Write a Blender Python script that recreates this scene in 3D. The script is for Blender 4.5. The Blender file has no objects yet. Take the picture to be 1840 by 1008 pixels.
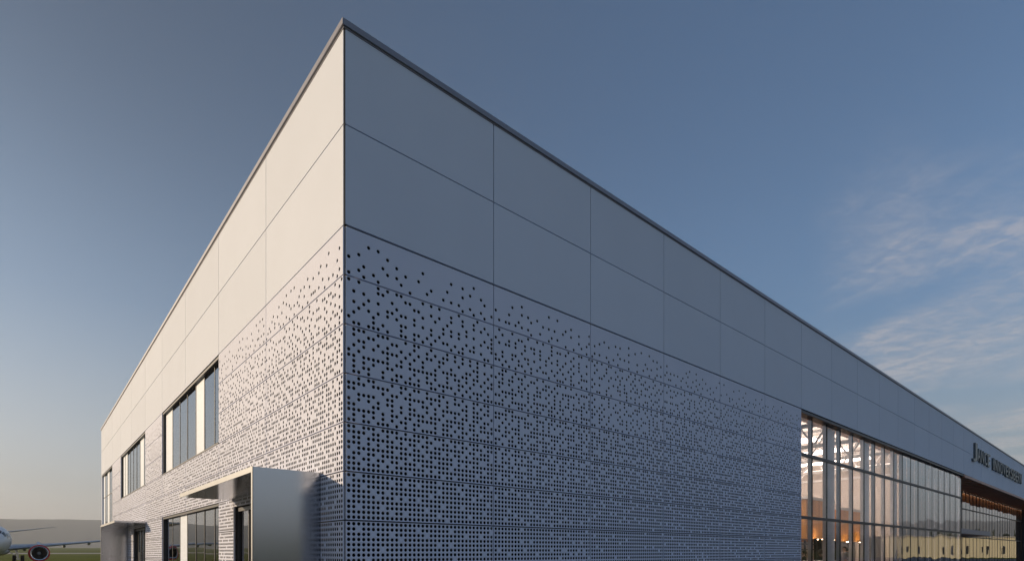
import bpy, math, random
import numpy as np
from mathutils import Vector, Matrix, noise
random.seed(7)
S = bpy.context.scene
COL = S.collection
R = math.radians

# ------------------------------------------------------------------ helpers
class MB:
    """collects faces and links them as one mesh object"""
    def __init__(s): s.v = []; s.f = []; s.m = []
    def face(s, pts, mi=0):
        n = len(s.v); s.v += [tuple(p) for p in pts]; s.f.append(tuple(range(n, n + len(pts)))); s.m.append(mi)
    def box(s, x0, x1, y0, y1, z0, z1, mi=0):
        n = len(s.v)
        s.v += [(x0,y0,z0),(x1,y0,z0),(x1,y1,z0),(x0,y1,z0),(x0,y0,z1),(x1,y0,z1),(x1,y1,z1),(x0,y1,z1)]
        for q in ((0,3,2,1),(4,5,6,7),(0,1,5,4),(1,2,6,5),(2,3,7,6),(3,0,4,7)):
            s.f.append(tuple(n+i for i in q)); s.m.append(mi)
        return s
    def bar(s, a, b, w, h=None, mi=0):
        a = Vector(a); b = Vector(b); h = h or w
        d = (b-a).normalized(); up = Vector((0,0,1)) if abs(d.z) < .95 else Vector((1,0,0))
        r = d.cross(up).normalized()*w/2; u = r.cross(d).normalized()*h/2
        n = len(s.v)
        for c in (a, b):
            for k in ((-1,-1),(1,-1),(1,1),(-1,1)): s.v.append(tuple(c + r*k[0] + u*k[1]))
        for q in ((0,1,2,3),(7,6,5,4),(0,4,5,1),(1,5,6,2),(2,6,7,3),(3,7,4,0)):
            s.f.append(tuple(n+i for i in q)); s.m.append(mi)
        return s
    def rings(s, rings, close=True, cap0=True, cap1=True, mi=0):
        n = len(s.v); k = len(rings[0])
        for r in rings: s.v += [tuple(p) for p in r]
        for i in range(len(rings)-1):
            for j in range(k if close else k-1):
                j2 = (j+1) % k
                s.f.append((n+i*k+j, n+i*k+j2, n+(i+1)*k+j2, n+(i+1)*k+j)); s.m.append(mi)
        if cap0: s.f.append(tuple(n+j for j in reversed(range(k)))); s.m.append(mi)
        if cap1: s.f.append(tuple(n+(len(rings)-1)*k+j for j in range(k))); s.m.append(mi)
        return s
    def lathe(s, prof, c, axis='y', seg=32, mi=0, cap0=False, cap1=False):
        rs = []
        for (t, r) in prof:
            ring = []
            for j in range(seg):
                a = 2*math.pi*j/seg; p, q = r*math.cos(a), r*math.sin(a)
                if axis == 'y': ring.append((c[0]+p, c[1]+t, c[2]+q))
                elif axis == 'x': ring.append((c[0]+t, c[1]+p, c[2]+q))
                else: ring.append((c[0]+p, c[1]+q, c[2]+t))
            rs.append(ring)
        return s.rings(rs, True, cap0, cap1, mi)
    def build(s, name, mats, parent=None, smooth=False, bevel=0, kind=None, angle=35):
        me = bpy.data.meshes.new(name); me.from_pydata(s.v, [], s.f)
        if not isinstance(mats, (list, tuple)): mats = [mats]
        for m in mats: me.materials.append(m)
        if len(mats) > 1: me.polygons.foreach_set('material_index', s.m)
        me.validate(); me.update()
        if smooth:
            me.polygons.foreach_set('use_smooth', [True]*len(me.polygons))
            me.set_sharp_from_angle(angle=R(angle))
        o = bpy.data.objects.new(name, me); COL.objects.link(o)
        if parent: o.parent = parent
        if kind: o['kind'] = kind
        if bevel:
            b = o.modifiers.new('bevel', 'BEVEL'); b.width = bevel; b.segments = 2; b.limit_method = 'ANGLE'
        return o

def root(name, label, cat, group=None, loc=(0,0,0), rz=0):
    o = bpy.data.objects.new(name, None); COL.objects.link(o); o.empty_display_size = .3
    o.location = loc; o.rotation_euler = (0,0,rz)
    tag(o, label, cat, group); return o
def tag(o, label, cat, group=None, kind=None):
    o['label'] = label; o['category'] = cat
    if group: o['group'] = group
    if kind: o['kind'] = kind
    return o
def copy_tree(o, parent=None):
    c = o.copy(); COL.objects.link(c); c.parent = parent
    for ch in list(o.children): copy_tree(ch, c)
    return c

# ------------------------------------------------------------------ materials
def mat(name, col=(.5,.5,.5), rough=.5, metal=0, spec=.5, var=.06, scale=3, bump=0, bscale=200, rvar=0, stretch=None, col2=None, emit=None, coat=0):
    m = bpy.data.materials.new(name); m.use_nodes = True
    nt = m.node_tree; N = nt.nodes; L = nt.links; b = N['Principled BSDF']
    b.inputs['Roughness'].default_value = rough; b.inputs['Metallic'].default_value = metal
    b.inputs['Specular IOR Level'].default_value = spec; b.inputs['Coat Weight'].default_value = coat
    tc = N.new('ShaderNodeTexCoord'); mp = N.new('ShaderNodeMapping'); L.new(tc.outputs['Object'], mp.inputs[0])
    if stretch: mp.inputs['Scale'].default_value = stretch
    n = N.new('ShaderNodeTexNoise'); n.inputs['Scale'].default_value = scale; n.inputs['Detail'].default_value = 6; n.inputs['Roughness'].default_value = .6
    L.new(mp.outputs[0], n.inputs['Vector'])
    r = N.new('ShaderNodeValToRGB'); e = r.color_ramp.elements
    e[0].position = .3; e[1].position = .7
    c2 = col2 or tuple(min(1, c*(1+var)) for c in col); c1 = tuple(c*(1-var) for c in col) if not col2 else col
    e[0].color = (*c1, 1); e[1].color = (*c2, 1)
    L.new(n.outputs['Fac'], r.inputs[0]); L.new(r.outputs[0], b.inputs['Base Color'])
    if rvar:
        mr = N.new('ShaderNodeMapRange'); mr.inputs['To Min'].default_value = rough-rvar; mr.inputs['To Max'].default_value = rough+rvar
        L.new(n.outputs['Fac'], mr.inputs['Value']); L.new(mr.outputs[0], b.inputs['Roughness'])
    if bump:
        n2 = N.new('ShaderNodeTexNoise'); n2.inputs['Scale'].default_value = bscale; n2.inputs['Detail'].default_value = 3
        L.new(mp.outputs[0], n2.inputs['Vector'])
        bp = N.new('ShaderNodeBump'); bp.inputs['Strength'].default_value = bump; bp.inputs['Distance'].default_value = .01
        L.new(n2.outputs['Fac'], bp.inputs['Height']); L.new(bp.outputs[0], b.inputs['Normal'])
    if emit:
        b.inputs['Emission Color'].default_value = (*emit[0], 1); b.inputs['Emission Strength'].default_value = emit[1]
    return m

def glass(name, tint=(.86,.9,.92), ior=1.55, wave=.02, rough=.0, wscale=.55, double=True):
    m = bpy.data.materials.new(name); m.use_nodes = True
    nt = m.node_tree; N = nt.nodes; L = nt.links; N.clear()
    out = N.new('ShaderNodeOutputMaterial'); mx = N.new('ShaderNodeMixShader')
    tr = N.new('ShaderNodeBsdfTransparent'); tr.inputs[0].default_value = (*tint, 1)
    gl = N.new('ShaderNodeBsdfGlossy'); gl.inputs['Roughness'].default_value = rough; gl.inputs['Color'].default_value = (.95,.97,1,1)
    fr = N.new('ShaderNodeFresnel'); fr.inputs['IOR'].default_value = ior
    # two panes of glass reflect roughly 2F/(1+F)
    a = N.new('ShaderNodeMath'); a.operation = 'ADD'; a.inputs[1].default_value = 1
    d = N.new('ShaderNodeMath'); d.operation = 'DIVIDE'; t = N.new('ShaderNodeMath'); t.operation = 'MULTIPLY'; t.inputs[1].default_value = 2
    L.new(fr.outputs[0], a.inputs[0]); L.new(fr.outputs[0], t.inputs[0]); L.new(t.outputs[0], d.inputs[0]); L.new(a.outputs[0], d.inputs[1])
    tc = N.new('ShaderNodeTexCoord'); n = N.new('ShaderNodeTexNoise'); n.inputs['Scale'].default_value = wscale; n.inputs['Detail'].default_value = 1
    L.new(tc.outputs['Object'], n.inputs['Vector'])
    bp = N.new('ShaderNodeBump'); bp.inputs['Strength'].default_value = 1; bp.inputs['Distance'].default_value = wave
    L.new(n.outputs['Fac'], bp.inputs['Height']); L.new(bp.outputs[0], gl.inputs['Normal'])
    L.new((d if double else fr).outputs[0], mx.inputs[0]); L.new(tr.outputs[0], mx.inputs[1]); L.new(gl.outputs[0], mx.inputs[2]); L.new(mx.outputs[0], out.inputs[0])
    return m

M = {}
M['clad']  = mat('cladding_paint', (.765,.81,.91), .85, spec=.08, var=.018, scale=.6, bump=.03, bscale=90, rvar=.05)
M['perf']  = mat('perforated_paint', (.775,.80,.925), .85, spec=.08, var=.02, scale=.9, bump=.03, bscale=90, rvar=.05)
M['void']  = mat('cavity_black', (.012,.011,.013), .9)
M['cop']   = mat('coping_metal', (.28,.28,.325), .45, metal=.1, var=.06, scale=2, rvar=.08)
M['trim']  = mat('dark_trim', (.035,.033,.036), .45, metal=.3)
M['frame'] = mat('frame_anodised', (.045,.047,.055), .45, spec=.4)
M['frame_in'] = mat('frame_inner', (.75,.74,.76), .5, metal=.2)
M['warmtrim'] = mat('copper_trim', (.72,.46,.36), .6, var=.1)
M['brushed'] = mat('brushed_steel', (.50,.52,.56), .17, metal=1, var=.05, scale=6, stretch=(60,60,.8), rvar=.05, bump=.04, bscale=8)
M['edge'] = mat('steel_edge', (.30,.31,.32), .45, metal=.6, var=.04)
M['glass'] = glass('glass_hall', (.94,.92,.91), 1.5, .012, double=False)
M['glassC'] = glass('glass_coated', (.84,.84,.92), 2.0, .016)
M['glassL'] = glass('glass_office', (.80,.82,.86), 1.6, .006)
M['glassR'] = glass('glass_recess', (.80,.76,.72), 1.9, .010)
M['curtain'] = mat('curtain_brown', (.42,.30,.21), .8, var=.3, scale=1.2, stretch=(2,2,.15))
M['blind'] = mat('glare_white', (.80,.87,.97), .45, spec=.3, var=.03, scale=2, stretch=(1,1,6))  # white that paints the blown-out reflections in the sunny-side panes
M['blindg'] = mat('blind_grey', (.48,.48,.52), .8, var=.2, scale=1.2, stretch=(2,2,.15))
M['plaster'] = mat('plaster_warm', (.52,.46,.41), .8, var=.06, scale=1)
M['ceil'] = mat('ceiling_white', (.80,.75,.70), .8, var=.04, scale=1)
M['dark_in'] = mat('room_dark', (.12,.12,.125), .8)
M['floor'] = mat('floor_concrete', (.16,.15,.14), .35, var=.15, scale=2)
M['white_st'] = mat('white_steel', (.70,.68,.66), .5)
M['col'] = mat('column_paint', (.58,.64,.74), .5)
M['timber'] = mat('timber_panel', (.50,.21,.045), .45, scale=2.2, stretch=(1.2,1.2,.12), col2=(.78,.38,.10), bump=.05, bscale=20)
M['soffit'] = mat('timber_soffit', (.34,.16,.08), .5, scale=2, stretch=(.15,3,3), col2=(.52,.28,.15))
M['tube'] = mat('diffuser', (.9,.9,.9), .5, emit=((1,.84,.74), 7.5))
M['black'] = mat('matt_black', (.02,.02,.022), .6)
M['letter'] = mat('letter_metal', (.12,.145,.155), .4, metal=.5, var=.1)
M['asphalt'] = mat('paving', (.075,.075,.075), .8, var=.2, scale=.8, bump=.1, bscale=60)
M['roof'] = mat('roof_membrane', (.22,.22,.22), .8)

def per_object(m, amt):
    nt = m.node_tree; N = nt.nodes; L = nt.links; b = N['Principled BSDF']; src = b.inputs['Base Color'].links[0].from_socket
    oi = N.new('ShaderNodeObjectInfo'); mr = N.new('ShaderNodeMapRange'); mr.inputs['To Min'].default_value = 1-amt; mr.inputs['To Max'].default_value = 1+amt
    h = N.new('ShaderNodeHueSaturation'); L.new(oi.outputs['Random'], mr.inputs['Value']); L.new(mr.outputs[0], h.inputs['Value']); L.new(src, h.inputs['Color']); L.new(h.outputs[0], b.inputs['Base Color'])
per_object(M['clad'], .018); per_object(M['perf'], .015)
# perforated screens: the same paint on a sheet seen with thickness
DARKH = M['void']

# ------------------------------------------------------------------ light, sky, camera
EL = 13.6; AZ = (-1.0, 1.02)          # towards the sun, from the shadow the porch throws on the facade
w = bpy.data.worlds.new('World'); S.world = w; w.use_nodes = True
nt = w.node_tree; N = nt.nodes; L = nt.links; bg = N['Background']
sky = N.new('ShaderNodeTexSky'); sky.sky_type = 'NISHITA'; sky.sun_disc = False
sky.sun_elevation = R(EL); sky.sun_rotation = math.atan2(AZ[0], AZ[1])
sky.altitude = 200; sky.air_density = 1.0; sky.dust_density = 1.2; sky.ozone_density = 2.5
tc = N.new('ShaderNodeTexCoord'); sp = N.new('ShaderNodeSeparateXYZ'); L.new(tc.outputs['Generated'], sp.inputs[0])
def M2(op, a, b=None, clamp=False):
    n = N.new('ShaderNodeMath'); n.operation = op; n.use_clamp = clamp
    for i, x in enumerate((a, b)):
        if x is None: continue
        if isinstance(x, (int, float)): n.inputs[i].default_value = x
        else: L.new(x, n.inputs[i])
    return n.outputs[0]
def SS(x, a, b):
    n = N.new('ShaderNodeMapRange'); n.interpolation_type = 'SMOOTHSTEP'; n.inputs['From Min'].default_value = a; n.inputs['From Max'].default_value = b
    L.new(x, n.inputs['Value']); return n.outputs[0]
zc = M2('MAXIMUM', sp.outputs['Z'], .04)
px = M2('DIVIDE', sp.outputs['X'], zc); py = M2('DIVIDE', sp.outputs['Y'], zc)
cx_, sx_ = .46, .89
u = M2('ADD', M2('MULTIPLY', px, cx_), M2('MULTIPLY', py, sx_)); v = M2('SUBTRACT', M2('MULTIPLY', px, sx_), M2('MULTIPLY', py, cx_))
def nz(su, sv, scale, det, rough, off=0, dist=0):
    cb = N.new('ShaderNodeCombineXYZ'); L.new(M2('MULTIPLY', u, su), cb.inputs[0]); L.new(M2('MULTIPLY', v, sv), cb.inputs[1]); cb.inputs[2].default_value = off
    n = N.new('ShaderNodeTexNoise'); n.inputs['Scale'].default_value = scale; n.inputs['Detail'].default_value = det; n.inputs['Roughness'].default_value = rough
    n.inputs['Distortion'].default_value = dist
    L.new(cb.outputs[0], n.inputs['Vector']); return n.outputs['Fac']
big = SS(nz(.9, 1.1, .8, 3, .5, 3.1, .6), .34, .62)
mid = SS(nz(1.3, 3.2, 1.6, 6, .62, 1.7, .8), .40, .74)
fine = SS(nz(15, 9, 1.2, 5, .6, 8.2, .5), .3, .7)
veil = M2('MULTIPLY', big, M2('ADD', .35, M2('MULTIPLY', mid, .65)))
cl = M2('MULTIPLY', veil, M2('ADD', .35, M2('MULTIPLY', fine, .65)))
az = M2('DIVIDE', sp.outputs['Y'], M2('MAXIMUM', sp.outputs['X'], .05))
mask = M2('SUBTRACT', 1, SS(az, .24, .40))
mask = M2('MULTIPLY', mask, M2('SUBTRACT', 1, SS(sp.outputs['Z'], .40, .58)))
mask = M2('MULTIPLY', mask, SS(sp.outputs['X'], .0, .3))
cf = M2('MINIMUM', M2('MULTIPLY', M2('MULTIPLY', cl, mask), 1.15), .48)
mixc = N.new('ShaderNodeMixRGB'); L.new(cf, mixc.inputs[0])
# clouds: the sky's own light, whiter and a little warmer
hs = N.new('ShaderNodeHueSaturation'); hs.inputs['Value'].default_value = 1.0
mrs = N.new('ShaderNodeMapRange'); mrs.inputs['From Min'].default_value = 0; mrs.inputs['From Max'].default_value = .35; mrs.inputs['To Min'].default_value = .35; mrs.inputs['To Max'].default_value = .98
L.new(sp.outputs['Z'], mrs.inputs['Value'])
_h = math.hypot(*AZ); toward = M2('ADD', M2('MULTIPLY', sp.outputs['X'], AZ[0]/_h), M2('MULTIPLY', sp.outputs['Y'], AZ[1]/_h))
L.new(M2('MULTIPLY', mrs.outputs[0], M2('SUBTRACT', 1, M2('MULTIPLY', SS(toward, -.2, .9), .27))), hs.inputs['Saturation'])
lowair = N.new('ShaderNodeMixRGB'); lowair.blend_type = 'MULTIPLY'; lt_ = N.new('ShaderNodeMixRGB'); lt_.inputs[1].default_value = (.44,.43,.43,1); lt_.inputs[2].default_value = (.68,.565,.51,1)
L.new(SS(toward, -.3, .6), lt_.inputs[0]); L.new(lt_.outputs[0], lowair.inputs[2])
L.new(M2('SUBTRACT', 1, SS(sp.outputs['Z'], -.05, .5)), lowair.inputs[0])
L.new(sky.outputs[0], hs.inputs['Color'])
high = N.new('ShaderNodeMixRGB'); high.blend_type = 'MULTIPLY'; high.inputs[2].default_value = (0,0,0,1)
L.new(M2('MULTIPLY', SS(sp.outputs['Z'], 0, .75), M2('ADD', .1, M2('MULTIPLY', SS(toward, -.3, .6), .45))), high.inputs[0])
L.new(hs.outputs[0], high.inputs[1]); L.new(high.outputs[0], lowair.inputs[1]); hue = N.new('ShaderNodeMixRGB'); hue.blend_type = 'MULTIPLY'; hue.inputs[0].default_value = 1; hue.inputs[2].default_value = (.99,1.075,1.12,1)
L.new(lowair.outputs[0], hue.inputs[1]); L.new(hue.outputs[0], mixc.inputs[1]); mixc.inputs[2].default_value = (3.9, 3.6, 3.6, 1)
L.new(mixc.outputs[0], bg.inputs[0]); bg.inputs[1].default_value = .146

sun = bpy.data.lights.new('sun', 'SUN'); sun.energy = 4.95; sun.angle = R(.5); sun.color = (1, .76, .50)
so = bpy.data.objects.new('sun', sun); COL.objects.link(so)
tosun = Vector((AZ[0], AZ[1], 0)).normalized()*math.cos(R(EL)) + Vector((0,0,math.sin(R(EL))))
so.rotation_euler = tosun.to_track_quat('Z', 'Y').to_euler(); so.location = (-30, 30, 40)

CAM = Vector((-4.272, -9.530, 1.6))
cam = bpy.data.cameras.new('camera'); co = bpy.data.objects.new('camera', cam); COL.objects.link(co); S.camera = co
co.location = CAM; co.rotation_euler = (R(90), 0, -R(40.9016))
cam.sensor_width = 36; cam.lens = 19.627; cam.shift_y = .26467; cam.clip_start = .1; cam.clip_end = 20000
S.render.resolution_x = 1024; S.render.resolution_y = 560
S.view_settings.view_transform = 'Standard'; S.view_settings.look = 'None'; S.view_settings.exposure = -.05; S.view_settings.gamma = 1
S.render.engine = 'CYCLES'
S.cycles.transparent_max_bounces = 16; S.cycles.max_bounces = 8; S.cycles.sample_clamp_indirect = 4

# ------------------------------------------------------------------ terrain
def ground_z(d):
    if d < 250: return 0
    if d < 480: return .0040*(d-250)
    return .92 + .0100*(d-480) - .0000012*(d-480)**2 if d < 2600 else .92+.01*2120-.0000012*2120**2
def sheet(name, radii, m, dz=0, a0=0, a1=360, seg=160, closed=True):
    b = MB(); rs = []
    for r in radii:
        rs.append([(CAM.x + r*math.cos(R(a0+(a1-a0)*j/seg)), CAM.y + r*math.sin(R(a0+(a1-a0)*j/seg)), ground_z(r)+dz) for j in range(seg if closed else seg+1)])
    b.rings(rs, closed, closed, False)
    return b.build(name, m, kind='structure', smooth=True)
def grass_mat():
    m = mat('grass', (.085,.115,.008), .95, spec=.03, scale=.05, col2=(.15,.17,.012))
    nt = m.node_tree; N = nt.nodes; L = nt.links
    b = N['Principled BSDF']; r = [n for n in N if n.type == 'VALTORGB'][0]
    n2 = N.new('ShaderNodeTexNoise'); n2.inputs['Scale'].default_value = 1.3; n2.inputs['Detail'].default_value = 8
    tcn = [n for n in N if n.type == 'TEX_COORD'][0]; L.new(tcn.outputs['Object'], n2.inputs['Vector'])
    mx = N.new('ShaderNodeMixRGB'); mx.blend_type = 'MULTIPLY'; mx.inputs[0].default_value = .7
    cr = N.new('ShaderNodeValToRGB'); cr.color_ramp.elements[0].position = .3; cr.color_ramp.elements[0].color = (.5,.5,.5,1); cr.color_ramp.elements[1].position = .7
    L.new(n2.outputs['Fac'], cr.inputs[0]); L.new(r.outputs[0], mx.inputs[1]); L.new(cr.outputs[0], mx.inputs[2]); L.new(mx.outputs[0], b.inputs['Base Color'])
    return m
M['grass'] = grass_mat()
sheet('ground', [.5,20,60,120,180,250,330,400,480,600,800,1100,1500,2000,2600,3600,6500], M['grass'])
tag(sheet('taxiway', [385,400,430,470,485], mat('taxiway_concrete', (.27,.26,.24), .8, var=.12, scale=.05), .03, 60, 170, 120, False), 'pale concrete taxiway across the airfield grass', 'taxiway')
p = MB(); p.box(-14, 165, -45, 56, -.2, .012); p.build('pavement', M['asphalt'], kind='structure')

# hills round the airfield
def hill_h(a):
    base = 192 + 26*noise.noise(Vector((math.cos(a)*2.2, math.sin(a)*2.2, 5))) + 14*noise.noise(Vector((math.cos(a)*7, math.sin(a)*7, 1)))
    base += 5*noise.noise(Vector((math.cos(a)*40, math.sin(a)*40, 2)))
    return base
hb = MB(); rs = []
for k, fr in enumerate((0,.18,.4,.62,.82,.95,1,.9,.6)):
    ring = []; rr = 3000+k*230
    for j in range(720):
        a = 2*math.pi*j/720
        h = hill_h(a)*fr + (10*fr*noise.noise(Vector((math.cos(a)*30, math.sin(a)*30, k*.7))) if 0 < k < 5 else 0)
        ring.append((CAM.x+rr*math.cos(a), CAM.y+rr*math.sin(a), 16.5*(1-fr) + h*1.0))
    rs.append(ring)
hb.rings(rs, True, False, False)
hb.build('hills', mat('hill_woods', (.05,.055,.045), .95, spec=.1, scale=.004, col2=(.09,.095,.075)), kind='structure', smooth=True)

# ------------------------------------------------------------------ the terminal building
B = root('airport_hall', 'large pale metal-clad hall with perforated lower panels and a glazed front', 'building')
LX, LY, HT = 141.0, 44.0, 11.0
ZB = [7.455-.8805*n for n in range(9)] + [0.0]     # band lines
ZS = [10.98, 9.266, 7.455]
XR = [0, 3.45, 6.66, 9.92, 13.17, 16.42, 19.68]
XA = XR + [19.68+3.27*k for k in range(1, 37)] + [LX]
YL = [0, 4.34, 8.72, 13.36, 18.0, 22.5, 27.2, 31.96, 36.5, 41.0, 44.0]
G = .012

def P(side, u, d, z):      # point on a facade: u along it, d into the building
    return (u, d, z) if side == 'R' else (d, u, z)
def cassette(side, u0, u1, z0, z1, dep=.045, gt=G, gb=G):
    b = MB(); a0, a1, c0, c1 = u0+G, u1-G, z0+gb, z1-gt
    q = [(a0,c0),(a1,c0),(a1,c1),(a0,c1)]
    if side == 'L': q = q[::-1]
    b.face([P(side, x, 0, z) for x, z in q])
    for i in range(4):
        (x, z), (x2, z2) = q[i], q[(i+1)%4]
        b.face([P(side,x2,0,z2), P(side,x,0,z), P(side,x,dep,z), P(side,x2,dep,z2)])
    return b
rng = np.random.default_rng(11)
def density(z, u):
    t = (ZB[0]-z)/.8805           # bands below the solid cladding
    d = np.interp(t, [0,.22,.5,1,1.5,2,3,4,5,6,7,9], [0,.08,.15,.25,.34,.43,.57,.70,.84,.92,.955,.97])
    return d
def perforated(side, u0, u1, z0, z1):
    """a folded sheet-metal cassette with real round holes"""
    a0, a1, c0, c1 = u0+G, u1-G, z0+.0125, z1-.0125
    nc = max(2, round((u1-u0)/.0965)); nr = max(1, round((z1-z0)/.0978))
    du = (a1-a0)/nc; dz = (c1-c0)/nr; hr = .35*min(du, dz)
    ii, jj = np.meshgrid(np.arange(nc), np.arange(nr)); ii = ii.ravel(); jj = jj.ravel()
    uc = a0+(ii+.5)*du; zc = c0+(jj+.5)*dz
    mod = np.array([noise.noise(Vector((x*.55, z*.8, 3.3 if side=='R' else 9.1))) for x, z in zip(uc, zc)])
    pr = density(zc, uc); pr = pr + .16*mod*pr*(1-pr) + np.where(mod < -.42, -.2*pr, 0)
    # random, but evened out a little by handing each cell's error to its neighbours
    prg = pr.reshape(nr, nc); err = np.zeros((nr+1, nc+2)); hg = np.zeros((nr, nc), bool); rn = rng.random((nr, nc))
    for a_ in range(nr):
        for b2 in range(nc):
            p_ = prg[a_, b2] + err[a_, b2+1]; hg[a_, b2] = p_ > .5 + (rn[a_, b2]-.5)*.85
            e_ = (p_ - hg[a_, b2])*.72
            err[a_, b2+2] += e_*.42; err[a_+1, b2+1] += e_*.34; err[a_+1, b2] += e_*.18; err[a_+1, b2+2] += e_*.06
    hole = hg.ravel().copy(); hole[pr <= .02] = False
    rows = ((zc > ZB[0]-.17)); hole &= ~rows
    V = []; F = []; n = 0
    def tri(U, D, Z):
        return np.stack([U, D, Z], -1) if side == 'R' else np.stack([D, U, Z], -1)
    us, zs = uc[~hole], zc[~hole]
    if len(us):
        U = np.stack([us-du/2, us+du/2, us+du/2, us-du/2], 1); Z = np.stack([zs-dz/2, zs-dz/2, zs+dz/2, zs+dz/2], 1)
        V.append(tri(U, np.zeros_like(U), Z).reshape(-1, 3)); k = len(us)
        F.append(np.arange(4*k).reshape(k, 4)); n = 4*k
    us, zs = uc[hole], zc[hole]
    if len(us):
        ang = np.arange(8)*math.pi/4 + 0
        ox = np.array([1,1,0,-1,-1,-1,0,1])*du/2; oz = np.array([0,1,1,1,0,-1,-1,-1])*dz/2
        hx = np.cos(ang)*hr; hz = np.sin(ang)*hr
        U = us[:,None] + np.concatenate([ox, hx, hx])[None]; Z = zs[:,None] + np.concatenate([oz, hz, hz])[None]
        Dp = np.zeros_like(U); Dp[:,16:] = .002
        V.append(tri(U, Dp, Z).reshape(-1, 3))
        base = n + 24*np.arange(len(us))[:,None,None]
        q = np.array([[i, (i+1)%8, 8+(i+1)%8, 8+i] for i in range(8)] + [[8+i, 8+(i+1)%8, 16+(i+1)%8, 16+i] for i in range(8)])[None]
        F.append((base+q).reshape(-1, 4))
    V = np.concatenate(V); F = np.concatenate(F)
    # folded returns
    q = [(a0,c0),(a1,c0),(a1,c1),(a0,c1)]; rv = []; rf = []
    for i in range(4):
        (x, z), (x2, z2) = q[i], q[(i+1)%4]; m0 = len(V)+len(rv)
        rv += [P(side,x2,0,z2), P(side,x,0,z), P(side,x,.045,z), P(side,x2,.045,z2)]; rf.append([m0, m0+1, m0+2, m0+3])
    V = np.concatenate([V, np.array(rv)]); F = np.concatenate([F, np.array(rf)])
    me = bpy.data.meshes.new('perforated_panel'); me.vertices.add(len(V)); me.vertices.foreach_set('co', V.astype(np.float32).ravel())
    me.loops.add(F.size); me.loops.foreach_set('vertex_index', F.ravel().astype(np.int32))
    me.polygons.add(len(F)); me.polygons.foreach_set('loop_start', (np.arange(len(F))*4).astype(np.int32))
    me.materials.append(M['perf']); me.update(calc_edges=True)
    o = bpy.data.objects.new('perforated_panel', me); COL.objects.link(o); o.parent = B
    return o

# solid cladding
seamless = 51.0
for i in range(len(XA)-1):
    a, b_ = XA[i], XA[i+1]
    if i == 0: a = .018
    if XA[i] < seamless:
        cassette('R', a, b_, ZS[1], ZS[0]).build('cladding_panel', M['clad'], B)
        cassette('R', a, b_, ZS[2], ZS[1], gb=.028).build('cladding_panel', M['clad'], B)
    else:
        cassette('R', a, b_, ZS[2], ZS[0], gb=.012).build('cladding_panel', M['clad'], B)
for i in range(len(YL)-1):
    a = .018 if i == 0 else YL[i]
    cassette('L', a, YL[i+1], ZS[1], ZS[0]).build('cladding_panel', M['clad'], B)
    cassette('L', a, YL[i+1], ZS[2], ZS[1]).build('cladding_panel', M['clad'], B)
# perforated cladding
for i in range(6):
    for n in range(9):
        perforated('R', .03 if i == 0 else XR[i], XR[i+1], ZB[n+1], ZB[n])
DOOR1, DOOR2 = (3.1, 7.12), (22.75, 26.6)
DZ = 2.83
def open_rects():
    return [(8.72,18.0,ZB[3],ZB[0]), (8.72,18.0,0,ZB[5]), (22.5,31.96,ZB[3],ZB[0]), (36.5,43.85,0,ZB[0])]
OR = open_rects()
for i in range(len(YL)-1):
    for n in range(9):
        a, b_, z1, z0 = (.03 if i == 0 else YL[i]), YL[i+1], ZB[n], ZB[n+1]
        if any(a >= r[0]-.1 and b_ <= r[1]+.2 and z0 >= r[2]-.05 and z1 <= r[3]+.05 for r in OR): continue
        segs = [(a, b_, z0, z1)]
        for D in (DOOR1, DOOR2):
            ns = []
            for (s0, s1, t0, t1) in segs:
                if s1 <= D[0] or s0 >= D[1] or t0 >= DZ: ns.append((s0, s1, t0, t1)); continue
                top = t1 > DZ
                if top: ns.append((max(s0, D[0]), min(s1, D[1]), DZ, t1))
                if s0 < D[0]: ns.append((s0, D[0], t0, t1))
                if s1 > D[1]: ns.append((D[1], s1, t0, t1))
            segs = ns
        for s_ in segs:
            if s_[1]-s_[0] > .25: perforated('L', *s_)
# dark wall behind the cladding, with the openings left out
wb = MB()
def wall_with(side, u0, u1, z0, z1, rects, d0, d1, b):
    us = sorted({u0, u1, *[min(max(x, u0), u1) for r in rects for x in r[:2]]}); zs = sorted({z0, z1, *[min(max(x, z0), z1) for r in rects for x in r[2:]]})
    for i in range(len(us)-1):
        for j in range(len(zs)-1):
            um, zm = (us[i]+us[i+1])/2, (zs[j]+zs[j+1])/2
            if any(r[0] < um < r[1] and r[2] < zm < r[3] for r in rects): continue
            if side == 'R': b.box(us[i], us[i+1], d0, d1, zs[j], zs[j+1])
            else: b.box(d0, d1, us[i], us[i+1], zs[j], zs[j+1])
wall_with('R', .16, LX, 0, 10.96, [(19.68, LX+1, 0, 7.43)], .16, .40, wb)
wall_with('L', .40, 43.98, 0, 10.96, [(a+.02, b_-.02, z0, z1-.02) for a, b_, z0, z1 in OR] + [(DOOR1[0], DOOR1[1], 0, DZ), (DOOR2[0], DOOR2[1], 0, DZ)], .16, .40, wb)
wb.build('backing_wall', M['void'], B)
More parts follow.
